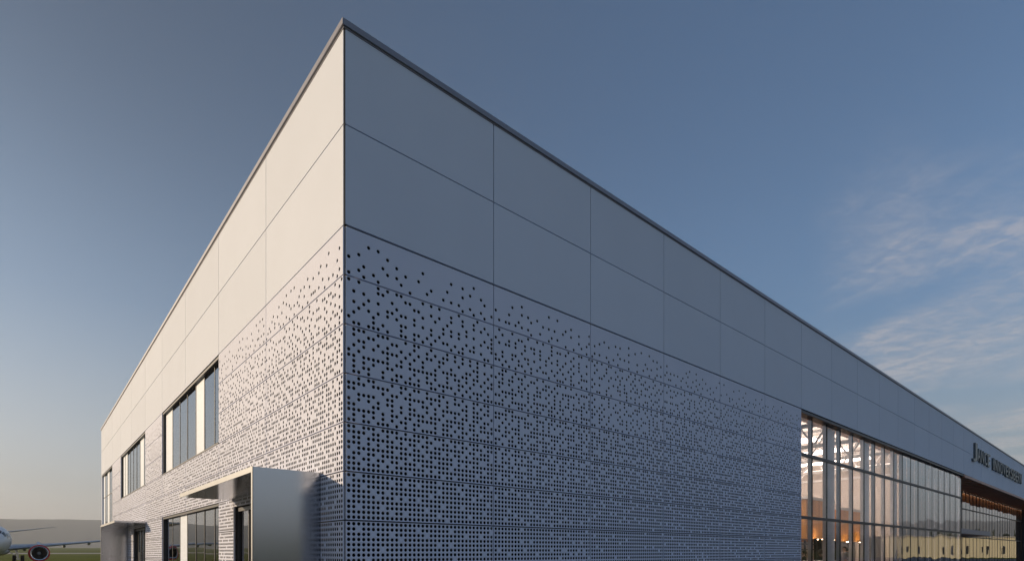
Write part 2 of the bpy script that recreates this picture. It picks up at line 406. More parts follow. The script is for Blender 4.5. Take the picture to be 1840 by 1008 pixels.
# corner post and coping
MB().box(.010, .05, .010, .05, ZS[2]+.012, 10.97).build('corner_trim', M['trim'], B)
MB().box(.03, .07, .03, .07, 0, ZS[2]+.01).build('corner_post', M['void'], B)
cp = MB()
for z0, z1, e in ((11.0, 11.11, .045), (10.972, 11.0, .012)):
    cp.box(-e, LX+e, -e, .35, z0, z1); cp.box(-e, .35, .35, LY+e, z0, z1)
    cp.box(.35, LX+e, LY-.35, LY+e, z0, z1); cp.box(LX-.35, LX+e, .35, LY-.35, z0, z1)
cp.build('roof_coping', M['cop'], B)
MB().box(.41, LX-.41, .41, LY-.41, 10.55, 10.90).build('roof', M['roof'], B)
fw = MB(); fw.box(.02, LX, LY-.30, LY, 0, 10.97); fw.box(LX-.3, LX, .02, LY-.31, 0, 10.97)
fw.build('far_wall', M['clad'], B)
MB().box(.42, LX-.31, .42, LY-.31, -.1, .02).build('floor', M['floor'], B)

# ---------------- windows of the sunny side
def frac(a, b, xs): return [a + (b-a)*t for t in xs]
def office_window(y0, y1, z0, z1, mull, transoms=(), whites=(), dep=.13):
    f = MB(); D0, D1 = .045, .158
    f.box(D0, D1, y0+.01, y0+.05, z0, z1); f.box(D0, D1, y1-.07, y1-.01, z0, z1)
    f.box(-.004 if z0 > 1 else D0, D1, y0+.05, y1-.07, z0, z0+.05); f.box(D0-.02, D1, y0+.05, y1-.07, z1-.085, z1-.01)
    for m_ in mull: f.box(dep-.012, dep+.02, m_-.03, m_+.03, z0+.05, z1-.085)
    for t in transoms: f.box(dep-.01, dep+.018, y0+.051, y1-.071, t-.03, t+.03)
    fo = f.build('window', M['frame'], B)
    g = MB(); ed = [y0+.05] + list(mull) + [y1-.07]
    zz = [z0+.05] + list(transoms) + [z1-.085]
    for i in range(len(ed)-1):
        if i in whites: continue
        for j in range(len(zz)-1):
            e1 = random.uniform(-.004,.004); e2 = random.uniform(-.004,.004)
            g = MB(); g.face([(dep+e1, ed[i+1], zz[j]), (dep-e1, ed[i], zz[j]), (dep-e1+e2, ed[i], zz[j+1]), (dep+e1+e2, ed[i+1], zz[j+1])])
            g.build('pane', M['glassL'], fo)
    for i in whites:  # opaque white panels standing in for glare reflected by the glass
        bb = MB(); a, c = ed[i]+.031, ed[i+1]-.031; n = 1; rs = []
        for k in range(n+1):
            yy = a+(c-a)*k/n; rs.append([(dep, yy, z0+.05), (dep, yy, z1-.086)])
        bb.rings(rs, False, False, False)
        bb.box(dep+.003, dep+.02, a, c, z0+.05, z1-.086); bb.build('glare_panel', M['blind'], fo)
    return fo
m1 = [9.71, 11.05, 12.29, 13.66, 14.97, 16.42]
office_window(8.72, 18.0, ZB[3], ZB[0], m1, (), (2, 6))
office_window(8.72, 18.0, 0, ZB[5], m1, (1.0,), (4,))
m2 = frac(22.5, 31.96, [.13,.27,.40,.53,.66,.78,.89])
office_window(22.5, 31.96, ZB[3], ZB[0], m2, (), (1, 6, 7))
m3 = frac(36.5, 43.85, [.2,.4,.6,.8])
office_window(36.5, 43.85, 0.02, ZB[0], m3, (5.72, 3.0), (0, 2, 4))
# rooms behind them
rm = MB()
rm.box(.41, 9.0, .41, LY-.35, 3.65, 3.95)                       # upper floor slab
rm.box(9.0, 9.2, .41, LY-.35, .02, 10.5)                       # spine wall
for y in (8.3, 18.3, 22.2, 32.3, 36.2): rm.box(.41, 8.99, y, y+.15, 3.96, 10.5); rm.box(.41, 8.99, y, y+.15, .02, 3.64)
rm.box(.41, 8.99, .41, LY-.35, 7.7, 7.8)
rm.build('inner_walls', M['dark_in'], B)

# ---------------- entrance porches: steel side wall and roof slab
def porch(y_fin, y_far, z=3.12, dirn=1):
    r_ = MB(); PJ = 1.24
    ya, yb = min(y_fin, y_far), max(y_fin, y_far)
    r_.box(-PJ, -.005, ya+(.077 if dirn > 0 else 0), yb-(0 if dirn > 0 else .077), z-.085, z-.001)
    o = r_.build('porch_roof', M['brushed'], B, bevel=.004)
    s_ = MB()
    if dirn > 0: s_.box(-PJ, -.005, ya+.001, ya+.075, .012, z)
    else: s_.box(-PJ, -.005, yb-.075, yb-.001, .012, z)
    s_.build('porch_side_wall', M['brushed'], o, bevel=.004)
    e = MB()
    e.box(-PJ-.012, -PJ-.002, ya-.002, yb+.002, z-.095, z+.006)
    e.box(-PJ-.012, -PJ-.002, ya if dirn > 0 else yb-.078, ya+.078 if dirn > 0 else yb, .012, z-.097)
    e.build('porch_edge', M['edge'], o)
    return o
porch(1.03, 7.35, 3.125, 1)
porch(22.15, 28.7, 3.06, -1)
def door(y0, y1):
    d = MB(); d.box(.10, .16, y0, y0+.07, .02, DZ-.02); d.box(.10, .16, y1-.07, y1, .02, DZ-.02); d.box(.10, .16, y0+.07, y1-.07, DZ-.12, DZ-.02)
    n = 4
    for k in range(1, n): yy = y0+(y1-y0)*k/n; d.box(.11, .17, yy-.035, yy+.035, .02, DZ-.12)
    o = d.build('door', M['frame'], B)
    g = MB(); g.box(.135, .145, y0+.07, y1-.07, .05, DZ-.12); g.build('door_glass', M['glassL'], o)
    h = MB(); h.bar((.05, (y0+y1)/2-.15, .8), (.05, (y0+y1)/2-.15, 1.6), .03); h.bar((.05, (y0+y1)/2+.15, .8), (.05, (y0+y1)/2+.15, 1.6), .03)
    for s_ in (-.15, .15):
        for zz in (.9, 1.5): h.bar((.05, (y0+y1)/2+s_, zz), (.12, (y0+y1)/2+s_, zz), .02)
    h.build('door_handle', M['edge'], o)
    s2 = MB(); s2.box(.045, .2, y0-.04, y0, .02, DZ); s2.box(.045, .2, y1, y1+.04, .02, DZ); s2.box(.045, .2, y0, y1, DZ-.001, DZ+.03); s2.build('door_lining', M['trim'], o)
    v = MB(); v.box(1.2, 1.3, y0-.8, y1+.8, .02, 3.6); v.build('lobby_wall', M['black'], o)
door(*DOOR1); door(*DOOR2)

# ---------------- the glazed hall front
GX0, GX1 = 19.68, 49.36
gp = .2
fr = MB()
ms = [19.68+1.635*k for k in range(1, 18)]
fr.box(GX0, GX1, .02, .36, 7.33, 7.44)                # head
for t in (5.69, 3.05): fr.box(GX0+.061, GX1-.061, gp-.05, gp+.038, t-.06, t+.06)
for m_ in ms: fr.box(m_-.018, m_+.018, gp-.012, gp+.04, .02, 7.33)
fr.box(GX0, GX0+.06, .05, .3, .02, 7.33); fr.box(GX1-.06, GX1, gp-.02, .3, .02, 7.33)
front = fr.build('glazed_front', M['frame'], B)
fi = MB()
for m_ in ms: fi.box(m_-.04, m_+.04, gp+.042, gp+.17, .02, 7.32)
for t in (5.69, 3.05): 
    e = [GX0+.06]+ms+[GX1-.06]
    for i in range(len(e)-1): fi.box(e[i]+.041, e[i+1]-.041, gp+.042, gp+.16, t-.045, t+.045)
fi.build('inner_mullion', M['frame_in'], front)
wt = MB(); wt.box(GX0+.06, 34.6, gp+.07, gp+.5, 7.335, 7.42); wt.build('timber_head', M['timber'], front)
ed = [GX0+.06]+ms+[GX1-.06]; zz = [.02, 3.05, 5.69, 7.33]
g = MB()
for i in range(len(ed)-1):
    for j in range(3):
        e1 = random.uniform(-.006,.006); e2 = random.uniform(-.006,.006)
        g.face([(ed[i], gp-e1, zz[j]), (ed[i+1], gp+e1, zz[j]), (ed[i+1], gp+e1+e2, zz[j+1]), (ed[i], gp-e1+e2, zz[j+1])])
g.m = [0 if k < 27 else 1 for k in range(len(g.f))]; g.build('pane', [M['glass'], M['glassC']], front)
# drawn blinds on the far bays
for i in range(9, 18):
    bb = MB(); a, c = ed[i]+.06, ed[i+1]-.04; n = 12; rs = []
    for k in range(n+1):
        xx = a+(c-a)*k/n; dd = gp+.20+.02*math.sin(k*2.1); rs.append([(xx, dd, .03), (xx, dd, 7.3)])
    bb.rings(rs, False, False, False); bb.build('blind', M['blindg'], front)
# hall interior
hall = MB()
hall.box(49.36, 49.6, 2.72, 30, .03, 10.5); hall.box(9.25, 49.3, 26, 26.2, .03, 10.5); 
hall.build('hall_wall', M['plaster'], B)
MB().box(9.3, 49.3, .45, 25.9, 10.25, 10.4).build('hall_ceiling', M['ceil'], B)
for k in range(5):
    x = 23.6+5.6*k; t = MB()
    t.bar((x,.5,7.55),(x,25.8,7.55),.16,.18); t.bar((x,.5,9.5),(x,25.8,9.5),.16,.18)
    n = 10; st = 25.2/n
    for j in range(n):
        y = .6+j*st; t.bar((x,y,7.6),(x,y+st/2,9.45),.09); t.bar((x,y+st/2,9.45),(x,y+st,7.6),.09)
    t.build('roof_truss', M['white_st'], B)
be = MB()
for y in (4.5, 9.5, 15, 21): be.box(9.4, 49.2, y-.1, y+.1, 9.65, 9.95)
be.build('roof_beam', M['white_st'], B)
for k in range(3):
    x = 23.95+4.9*k; c = MB(); c.box(x, x+.85, .52, .64, .03, 10.2); c.build('column', M['col'], B, bevel=.01)
lt = None
ord_ = ['nearest the perforated wall', 'second from the perforated wall', 'over the middle of the hall', 'above the timber bulkhead', 'nearest the end wall of the hall']
for k in range(5):
    x = 26.4+5.0*k - (2.6 if k == 0 else 0)
    if lt is None:
        lt = root('ceiling_light', '', 'ceiling light')
        h = MB(); h.box(-.08, .08, 0, 18, .1, .16); h.box(-.02, .02, 2, 2.04, .16, 1.2); h.box(-.02, .02, 16, 16.04, .16, 1.2); h.build('light_housing', M['white_st'], lt)
        h = MB(); h.box(-.6, .6, .02, 17.98, .02, .098); h.build('diffuser', M['tube'], lt)
        o = lt
    else: o = copy_tree(lt)
    o.location = (x, 3.8, 8.3); tag(o, 'white linear ceiling light inside the glazed hall, ' + ord_[k], 'ceiling light', 'linear lights under the hall roof')
# timber bulkhead and shop front below
tb = root('timber_bulkhead', 'orange timber-clad bulkhead hanging inside the glazed hall above the counter openings', 'timber partition')
MB().box(33.0, 37.6, 5, 9, 2.45, 4.95).build('bulkhead_panel', M['timber'], tb)
MB().box(38.2, 43.6, 5, 9, 2.35, 4.55).build('bulkhead_panel', M['timber'], tb)
q = MB(); q.box(32.95, 37.65, 4.9, 9.1, 4.955, 5.12); q.box(38.15, 43.65, 4.9, 9.1, 4.555, 4.72); q.build('rim', M['white_st'], tb)
q = MB()
for x in (33.2, 35.4, 37.4, 38.4, 41, 43.4): q.box(x-.06, x+.06, 5.1, 5.22, .03, 2.34)
q.build('post', M['black'], tb)
lamp_m = mat('downlight', (.9,.9,.9), .5, emit=((1,.72,.45), 28))
for x in (34.3, 36.4, 39.6, 42.2):
    q = MB(); q.lathe([(-.03,.16),(0,.18)], (x, 4.7, 2.42 if x < 38 else 2.32), 'z', 16, cap0=True, cap1=True); q.build('downlight', lamp_m, tb)
    q = MB(); q.bar((x,4.7,2.46 if x < 38 else 2.36),(x,5.0,2.5 if x < 38 else 2.4),.05); q.build('lamp_arm', M['black'], tb)
MB().box(33.2, 43.5, 7.5, 7.7, .03, 2.34).build('counter_wall', M['plaster'], tb)
for i, (y0, lab) in enumerate(((3.4, 'a'), (5.6, 'b'))):
    pass
dp = MB()
for y in (3.0, 5.2, 7.4): dp.box(49.28, 49.35, y, y+1.9, .04, 2.9)
dp.build('hall_door', M['dark_in'], B)

# ---------------- the recessed entrance
RX0, RX1, RD = 49.36, 140.0, 2.5
s_ = MB(); s_.box(RX0+.02, LX, .04, RD+.4, 7.42, 7.5)
n = 60
for k in range(n):
    x = RX0+.06+(RX1-RX0)*k/n; s_.box(x, x+.9, .06, RD-.02, 7.34, 7.419)
s_.build('soffit', M['soffit'], B)
MB().box(RX0, LX, -.02, .055, 7.27, 7.45).build('soffit_edge', M['warmtrim'], B)
fr = MB(); ms2 = [RX0+1.635*k for k in range(1, 55)]
fr.box(RX0+.05, RX1, RD-.05, RD+.1, 7.26, 7.338)
for t in (5.69, 3.05): fr.box(RX0+.05, RX1, RD-.05, RD-.016, t-.05, t+.05)
for m_ in ms2: fr.box(m_-.03, m_+.03, RD-.015, RD+.06, .02, 7.26)

fr.box(RX1, RX1+.1, .05, RD, .02, 7.335)
ent = fr.build('glazed_entrance', M['frame'], B)
g = MB(); ed = [RX0+.05]+ms2+[RX1]
for i in range(len(ed)-1):
    for j in range(3):
        e1 = random.uniform(-.008,.008)
        g.face([(ed[i], RD-e1, zz[j]), (ed[i+1], RD+e1, zz[j]), (ed[i+1], RD+e1, zz[j+1]-.05), (ed[i], RD-e1, zz[j+1]-.05)])
g.build('pane', M['glassR'], ent)
bb = MB(); bb.box(RX0+.1, RX1-.1, RD+.35, RD+.4, .03, 6.3); bb.build('curtain', M['curtain'], ent)
q = MB(); q.box(RX0+.3, RX1-.3, RD+.16, RD+.24, 7.31, 7.33); q.build('added_glow_strip', mat('added_glow', (.9,.9,.9), .5, emit=((1,.72,.52), 3)), ent)  # added glow, not a known lamp, to brighten the timber header and soffit
MB().box(RX0+.1, RX1-.1, RD+.34, RD+.42, 6.31, 7.33).build('timber_header', M['timber'], ent)
MB().box(97.5, 99, 2.0, 2.44, .02, 7.33).build('porch_column', M['trim'], B)
c = MB(); c.box(50.0, 64.5, .75, RD-.08, 3.10, 3.50); ec = c.build('entrance_canopy', M['cop'], B, bevel=.01)
MB().box(49.38, 49.42, .31, RD-.02, .02, 7.33).build('recess_cheek', M['clad'], B)
MB().box(50.1, 64.4, .85, RD-.09, 3.06, 3.097).build('canopy_soffit', M['warmtrim'], ec)

# ---------------- lettering on the front
sg = root('wall_sign', 'raised dark metal letters mounted high on the shaded front above the recessed entrance', 'sign', loc=(51.7, -.05, 8.7))
def letter(ch, x, z, h, wd):
    cu = bpy.data.curves.new('letter', 'FONT'); cu.body = ch; cu.size = 1; cu.extrude = .06; cu.offset = .012
    t = bpy.data.objects.new('tmp', cu); COL.objects.link(t); bpy.context.view_layer.update()
    me = bpy.data.meshes.new_from_object(t.evaluated_get(bpy.context.evaluated_depsgraph_get())); bpy.data.objects.remove(t)
    xs = [v.co.x for v in me.vertices]; ys = [v.co.y for v in me.vertices]
    x0, x1, y0, y1 = min(xs), max(xs), min(ys), max(ys)
    for v in me.vertices:
        v.co = Vector((x+(v.co.x-x0)/(x1-x0)*wd, -v.co.z*1.6, z+(v.co.y-y0)/(y1-y0)*h))
    me.materials.append(M['letter']); me.name = 'letter'
    o = bpy.data.objects.new('letter', me); COL.objects.link(o); o.parent = sg
    return me
letter('J', 0, .05, 1.5, 1.5)
x = 1.62
for ch in 'ANCE': letter(ch, x, .2, 1.05, 1.12); x += 1.36
x = 8.25; word = 'INNOVERSBERN'
for ch in word:
    wd = .34 if ch == 'I' else 1.14
    letter(ch, x, .12, 1.05, wd); x += wd+.26

# ------------------------------------------------------------------ the airliner
W_ = mat('aircraft_white', (.72,.73,.76), .3, var=.03, scale=.5, rvar=.05)
WG = mat('aircraft_grey', (.42,.44,.48), .4, var=.05)
RED = mat('engine_red', (.55,.02,.025), .35)
CH = mat('bare_metal', (.6,.62,.66), .25, metal=.9)
RUB = mat('tyre_rubber', (.02,.02,.02), .85)
AG = mat('cockpit_glass', (.015,.018,.022), .08, spec=.8)
pl = root('airliner', 'white twin-engined airliner with red-rimmed engines parked nose-on beyond the building', 'aeroplane', loc=(-8.2, 97, 0), rz=.045)
ZF = 3.1
# fuselage: nose towards -y
prof = [(-16.2,.03,-.45),(-16.0,.32,-.44),(-15.5,.72,-.38),(-14.8,1.08,-.28),(-13.9,1.38,-.17),(-12.8,1.63,-.08),(-11.5,1.80,-.02),(-10,1.88,0),(-4,1.88,0),(4,1.88,0),(9,1.85,.02),(12,1.62,.22),(15,1.2,.55),(18,.72,.9),(20.5,.32,1.15),(21.5,.08,1.25)]
b = MB(); rs = []
for (y, r, dz) in prof:
    rs.append([(r*math.cos(2*math.pi*j/40), y, ZF+dz+1.04*r*math.sin(2*math.pi*j/40)) for j in range(40)])
b.rings(rs); b.build('fuselage', W_, pl, smooth=True, angle=60)
def surf_pt(y, a, off=.012):
    for i in range(len(prof)-1):
        if prof[i][0] <= y <= prof[i+1][0]:
            t = (y-prof[i][0])/(prof[i+1][0]-prof[i][0]); r = prof[i][1]*(1-t)+prof[i+1][1]*t + off; dz = prof[i][2]*(1-t)+prof[i+1][2]*t
            return (r*math.cos(a), y, ZF+dz+1.04*r*math.sin(a))
for sx in (1, -1):
    for (y0, y1, a0, a1) in ((-14.5,-13.75,52,86), (-14.35,-13.5,26,49), (-13.8,-13.0,14,34)):
        w3 = MB(); n = 4
        f_ = lambda a: R(a) if sx > 0 else R(180-a)
        g_ = [[surf_pt(y0+(y1-y0)*i/n, f_(a0+(a1-a0)*j/n)) for j in range(n+1)] for i in range(n+1)]
        w3.rings(g_, False, False, False); w3.build('cockpit_window', AG, pl)
    cw = MB()
    for k in range(34):
        y = -11.4+k*.72
        if 1.2 < y < 1.8: continue
        cw.face([surf_pt(y, f_(14)), surf_pt(y+.26, f_(14)), surf_pt(y+.26, f_(24)), surf_pt(y, f_(24))])
    cw.build('cabin_windows', AG, pl)
    dr = MB(); dr.rings([[surf_pt(y, f_(a), .008) for a in (-22,-8,6,20,32)] for y in (-11.9,-12.3,-12.7)], False, False, False); dr.build('cabin_door', WG, pl)
def airfoil(x, y, z, c, th, vert=False):
    pts = []
    for t, h in ((0,0),(.03,.32),(.12,.62),(.3,.5*2*.5+.5),(.6,.7),(1,.03),(1,-.03),(.6,-.3),(.3,-.45),(.12,-.4),(.03,-.22)):
        dy = t*c; dz = h*th*c*.6
        pts.append((x+dz, y+dy, z) if vert else (x, y+dy, z+dz))
    return pts
for sx in (1, -1):
    wv = MB(); wv.rings([airfoil(sx*x_, y_, z_, c_, t_) for x_, y_, z_, c_, t_ in ((0.8,-4.6,1.95,7.6,.14),(1.9,-4.0,2.05,7.0,.14),(5.8,-1.6,2.50,4.4,.13),(12,1.7,3.20,2.9,.12),(16.8,4.2,3.75,1.6,.11),(17.2,4.7,3.8,1.1,.09))])
    wo = wv.build('wing', WG, pl, smooth=True, angle=50)
    for x_, y_, z_ in ((3.6,.9,1.9),(8.2,1.5,2.45),(11.4,3.0,2.88)):
        fb = MB(); fb.lathe([(0,.02),(.5,.16),(1.6,.2),(2.6,.12),(3.0,.02)], (sx*x_, y_, z_), 'y', 12, cap0=True, cap1=True); fb.build('flap_fairing', WG, wo, smooth=True)
    sv = MB(); sv.rings([airfoil(sx*x_, y_, z_, c_, t_) for x_, y_, z_, c_, t_ in ((.4,15.6,4.55,3.4,.1),(8.3,20.3,5.95,1.3,.08),(8.5,20.6,6.0,.9,.06))])
    sv.build('tailplane', WG, pl, smooth=True, angle=50)
    # engine
    ec_ = (sx*4.83, -5.6, 1.42)
    en = MB(); en.lathe([(.12,1.07),(.6,1.14),(1.6,1.14),(2.8,1.0),(3.6,.8),(3.9,.72)], ec_, 'y', 40); eo = en.build('engine', W_, pl, smooth=True)
    li = MB(); li.lathe([(.13,1.10),(.85,1.155),(.86,1.18),(-.02,1.16),(-.07,1.02),(-.06,.99),(.10,.985)], ec_, 'y', 40); li.build('engine_rim', RED, eo, smooth=True)
    l2 = MB(); l2.lathe([(-.055,.995),(-.11,.93),(-.09,.86),(0,.80),(.3,.79)], ec_, 'y', 40); l2.build('intake_lip', CH, eo, smooth=True)
    inn = MB(); inn.lathe([(.28,.79),(1.1,.78),(1.12,.0)], ec_, 'y', 40); inn.build('intake', M['black'], eo, smooth=True)
    fb = MB()
    for k in range(22):
        a = 2*math.pi*k/22; c0, s0 = math.cos(a), math.sin(a); c1, s1 = math.cos(a+.2), math.sin(a+.2)
        fb.face([(ec_[0]+.2*c0, ec_[1]+.62, ec_[2]+.2*s0), (ec_[0]+.77*c0, ec_[1]+.60, ec_[2]+.77*s0), (ec_[0]+.77*c1, ec_[1]+.78, ec_[2]+.77*s1), (ec_[0]+.2*c1, ec_[1]+.74, ec_[2]+.2*s1)])
    fb.build('fan_blades', mat('fan_metal', (.10,.10,.11), .4, metal=.7), eo)
    spn = MB(); spn.lathe([(.25,.005),(.35,.09),(.55,.18),(.75,.24)], ec_, 'y', 20, cap0=True); spn.build('spinner', WG, eo, smooth=True)
    co_ = MB(); co_.lathe([(3.2,.62),(4.2,.5),(5.0,.2)], ec_, 'y', 24, cap1=True); co_.build('exhaust_cone', CH, eo, smooth=True)
    py_ = MB(); py_.rings([[(ec_[0]+.16*s1_, y_, z_) for s1_, z_ in ((-1,za),(1,za),(1,zb_),(-1,zb_))] for y_, za, zb_ in ((-5.0,2.5,2.62),(-3.6,2.3,3.0),(-1.5,2.1,2.85),(.2,2.3,2.7))]); py_.build('pylon', W_, eo)
    # main gear
    mg = MB(); mg.bar((sx*2.9,1.6,.55),(sx*2.6,1.6,2.2),.26); mg.bar((sx*2.9,1.6,.9),(sx*1.5,1.6,1.9),.14); mg.bar((sx*2.4,1.6,.56),(sx*3.4,1.6,.56),.16); go = mg.build('main_gear', CH, pl)
    for wx in (-.45, .45):
        t_ = MB(); t_.lathe([(-.19,.3),(-.2,.5),(-.12,.565),(.12,.565),(.2,.5),(.19,.3)], (sx*2.9+wx,1.6,.565), 'x', 28, cap0=True, cap1=True); t_.build('wheel', RUB, go, smooth=True)
vt = MB(); vt.rings([airfoil(0, y_, z_, c_, t_, True) for y_, z_, c_, t_ in ((11.0,4.7,8.0,.05),(14.0,5.6,5.6,.08),(18.3,10.6,2.4,.08),(18.6,10.9,1.9,.05))]); vt.build('tail_fin', W_, pl, smooth=True, angle=50)
bf = MB(); bf.rings([[(1.9*s_*math.cos(2*math.pi*j/20), y, 1.75+.75*s_*math.sin(2*math.pi*j/20)) for j in range(20)] for y, s_ in ((-6,.1),(-4.6,.8),(-3,1),(2,1),(4,.8),(5.4,.1))]); bf.build('belly_fairing', W_, pl, smooth=True)
ng = MB(); ng.bar((0,-12.4,.35),(0,-12.2,1.7),.18); ng.bar((-.3,-12.4,.36),(.3,-12.4,.36),.1); go = ng.build('nose_gear', CH, pl)
for wx in (-.22, .22):
    t_ = MB(); t_.lathe([(-.09,.2),(-.09,.3),(-.05,.345),(.05,.345),(.09,.3),(.09,.2)], (wx,-12.4,.345), 'x', 24, cap0=True, cap1=True); t_.build('wheel', RUB, go, smooth=True)

# ------------------------------------------------------------------ people and furniture in the hall
SK = [mat('skin_fair', (.50,.31,.23), .55), mat('skin_brown', (.22,.12,.08), .55)]
def skinned(name, pts, edges, m, parent, sub=2, rootv=0):
    me = bpy.data.meshes.new(name); me.from_pydata([p[:3] for p in pts], edges, []); o = bpy.data.objects.new('tmp', me); COL.objects.link(o)
    o.modifiers.new('s', 'SKIN'); sv = me.skin_vertices[0].data if me.skin_vertices else None
    if sv is None:
        me.attributes.new('skin', 'FLOAT', 'POINT')
    for i, p in enumerate(pts):
        sv[i].radius = (p[3], p[4] if len(p) > 4 else p[3]); sv[i].use_root = (i == rootv)
    ss = o.modifiers.new('u', 'SUBSURF'); ss.levels = sub; ss.render_levels = sub
    bpy.context.view_layer.update()
    m2 = bpy.data.meshes.new_from_object(o.evaluated_get(bpy.context.evaluated_depsgraph_get())); bpy.data.objects.remove(o)
    m2.name = name; m2.materials.clear(); m2.materials.append(m)
    m2.polygons.foreach_set('use_smooth', [True]*len(m2.polygons))
    r = bpy.data.objects.new(name, m2); COL.objects.link(r)
    if parent: r.parent = parent
    return r
def person(label, loc, rz, h=1.72, skin=0, hair=(.02,.015,.012), hair_r=1.0, top=(.05,.05,.06), legs=(.03,.035,.05), armraise=0.0):
    """standing figure facing -y, seen mostly from the chest up"""
    k = h/1.72; t = root('person', label, 'person', loc=loc, rz=rz); t.scale = (k,k,k)
    ar = armraise
    hand_l = (.27, -.10-.25*ar, .80+.35*ar); el_l = (.27, .03, 1.08)
    hand_r = (-.27, -.08, .80); el_r = (-.28, .04, 1.08)
    pts = [(0,0,.93,.15,.11),(0,-.005,1.12,.125,.095),(0,0,1.30,.16,.11),(0,.005,1.42,.10,.075),(0,.0,1.50,.052),(0,-.012,1.56,.06,.066),(0,-.015,1.63,.074,.092),(0,-.005,1.69,.045,.055),
           (.17,.01,1.39,.055),(*el_l,.038),(*hand_l,.027),(-.17,.01,1.39,.055),(*el_r,.038),(*hand_r,.027),
           (.09,0,.86,.085),(.10,-.01,.48,.055),(.10,.02,.09,.036),(.10,-.12,.035,.032),(-.09,0,.86,.085),(-.10,-.01,.48,.055),(-.10,.02,.09,.036),(-.10,-.12,.035,.032)]
    ed_ = [(0,1),(1,2),(2,3),(3,4),(4,5),(5,6),(6,7),(3,8),(8,9),(9,10),(3,11),(11,12),(12,13),(0,14),(14,15),(15,16),(16,17),(0,18),(18,19),(19,20),(20,21)]
    for (hx, hy, hz), s_ in ((hand_l, 1), (hand_r, -1)):
        i0 = 10 if s_ == 1 else 13; base = len(pts)
        pts.append((hx, hy-.015, hz-.06, .030, .016)); ed_.append((i0, base))
        for q in range(4):
            fy = hy-.045+.022*q; L_ = (.055,.065,.06,.045)[q]; b0 = len(pts)
            pts.append((hx-.003*s_, fy, hz-.105, .009)); pts.append((hx-.012*s_, fy-.004, hz-.105-L_, .007)); ed_ += [(base, b0), (b0, b0+1)]
        b0 = len(pts); pts.append((hx-.012*s_, hy-.055, hz-.065, .011)); pts.append((hx-.018*s_, hy-.075, hz-.105, .009)); ed_ += [(base, b0), (b0, b0+1)]
    skinned('body', pts, ed_, SK[skin], t)
    # face: nose, ears, eyes, mouth
    f = MB(); f.rings([[(-.008,-.098,1.645),(.008,-.098,1.645),(0,-.102,1.65)],[(-.014,-.100,1.612),(.014,-.100,1.612),(0,-.128,1.615)],[(-.01,-.095,1.605),(.01,-.095,1.605),(0,-.11,1.604)]]); f.build('nose', SK[skin], t, smooth=True)
    for s_ in (1,-1):
        e = MB(); e.lathe([(-.008,.012),(0,.022),(.01,.018)], (s_*.078,.0,1.625), 'x', 10, cap0=True, cap1=True); e.build('ear', SK[skin], t, smooth=True)
        e = MB(); e.lathe([(-.005,.004),(0,.011),(.006,.009)], (s_*.03,-.098,1.645), 'y', 10, cap0=True, cap1=True); e.build('eye', M['black'], t, smooth=True)
    e = MB(); e.box(-.022,.022,-.099,-.09,1.578,1.588); e.build('mouth', mat('lips', (.3,.1,.08), .5), t)
    # hair cap
    hm = MB(); rs = []
    for i in range(9):
        ph = i/8*math.pi*.62; ring = []
        for j in range(20):
            a = 2*math.pi*j/20; rr = (1+.06*noise.noise(Vector((j*.9, i*.9, hair_r*3))))*hair_r
            x_ = .088*rr*math.sin(ph)*math.cos(a); y_ = .108*rr*math.sin(ph)*math.sin(a); z_ = .098*rr*math.cos(ph)
            if y_ < -.04 and i > 4: z_ = max(z_, .045); y_ = max(y_, -.10)
            ring.append((x_, y_+.012, 1.655+z_))
        rs.append(ring)
    hm.rings(rs, True, True, False); hm.build('hair', mat('hair', hair, .7, bump=.4, bscale=120), t, smooth=True)
    tm = mat('jumper_cloth', top, .85, bump=.2, bscale=60)
    skinned('jumper', [(0,0,.90,.165,.125),(0,-.005,1.12,.14,.11),(0,0,1.30,.178,.125),(0,.005,1.43,.105,.085),(.17,.01,1.40,.07),(*el_l,.052),(hand_l[0],hand_l[1]+.01,hand_l[2]+.03,.036),(-.17,.01,1.40,.07),(*el_r,.052),(hand_r[0],hand_r[1]+.01,hand_r[2]+.03,.036)],
            [(0,1),(1,2),(2,3),(3,4),(4,5),(5,6),(3,7),(7,8),(8,9)], tm, t)
    skinned('trousers', [(0,0,.93,.165,.125),(.09,0,.84,.1),(.10,-.01,.48,.07),(.10,.02,.12,.055),(-.09,0,.84,.1),(-.10,-.01,.48,.07),(-.10,.02,.12,.055)], [(0,1),(1,2),(2,3),(0,4),(4,5),(5,6)], mat('trouser_cloth', legs, .85), t)
    sh = MB()
    for s_ in (1,-1): sh.rings([[(s_*.10+.045*w_*math.cos(a), y, .004+max(0,.075*hh*math.sin(a))) for a in [2*math.pi*j/14 for j in range(14)]] for y, w_, hh in ((.07,.7,.9),(.03,1,1.2),(-.06,1.05,1),(-.15,1,.7),(-.19,.5,.4))])
    sh.build('shoes', M['black'], t, smooth=True)
    return t
person('person with a round mass of dark curly hair inside the hall glazing', (26.0, 1.6, .025), R(150), 1.60, 1, hair_r=1.75, top=(.03,.03,.035))
person('person with dark hair and black top beside the dark display stand inside the glazing', (24.25, 1.7, .025), R(200), 1.60, 0, hair_r=1.25, top=(.02,.02,.025))
person('person in a grey jumper standing inside the glazed hall below the timber bulkhead', (29.5, 1.65, .025), R(250), 1.84, 0, top=(.26,.25,.27), armraise=.8)
person('person in a white shirt facing the one in the grey jumper inside the hall', (30.35, 1.8, .025), R(60), 1.74, 0, top=(.62,.6,.58), legs=(.05,.05,.06))
person('person in a black coat at the far right of the group inside the hall', (31.6, 2.0, .025), R(30), 1.66, 1, top=(.02,.02,.022))
ds = root('display_stand', 'dark slender display stand with three posts and crossbars just inside the glazing', 'stand', loc=(23.6, 1.9, .02))
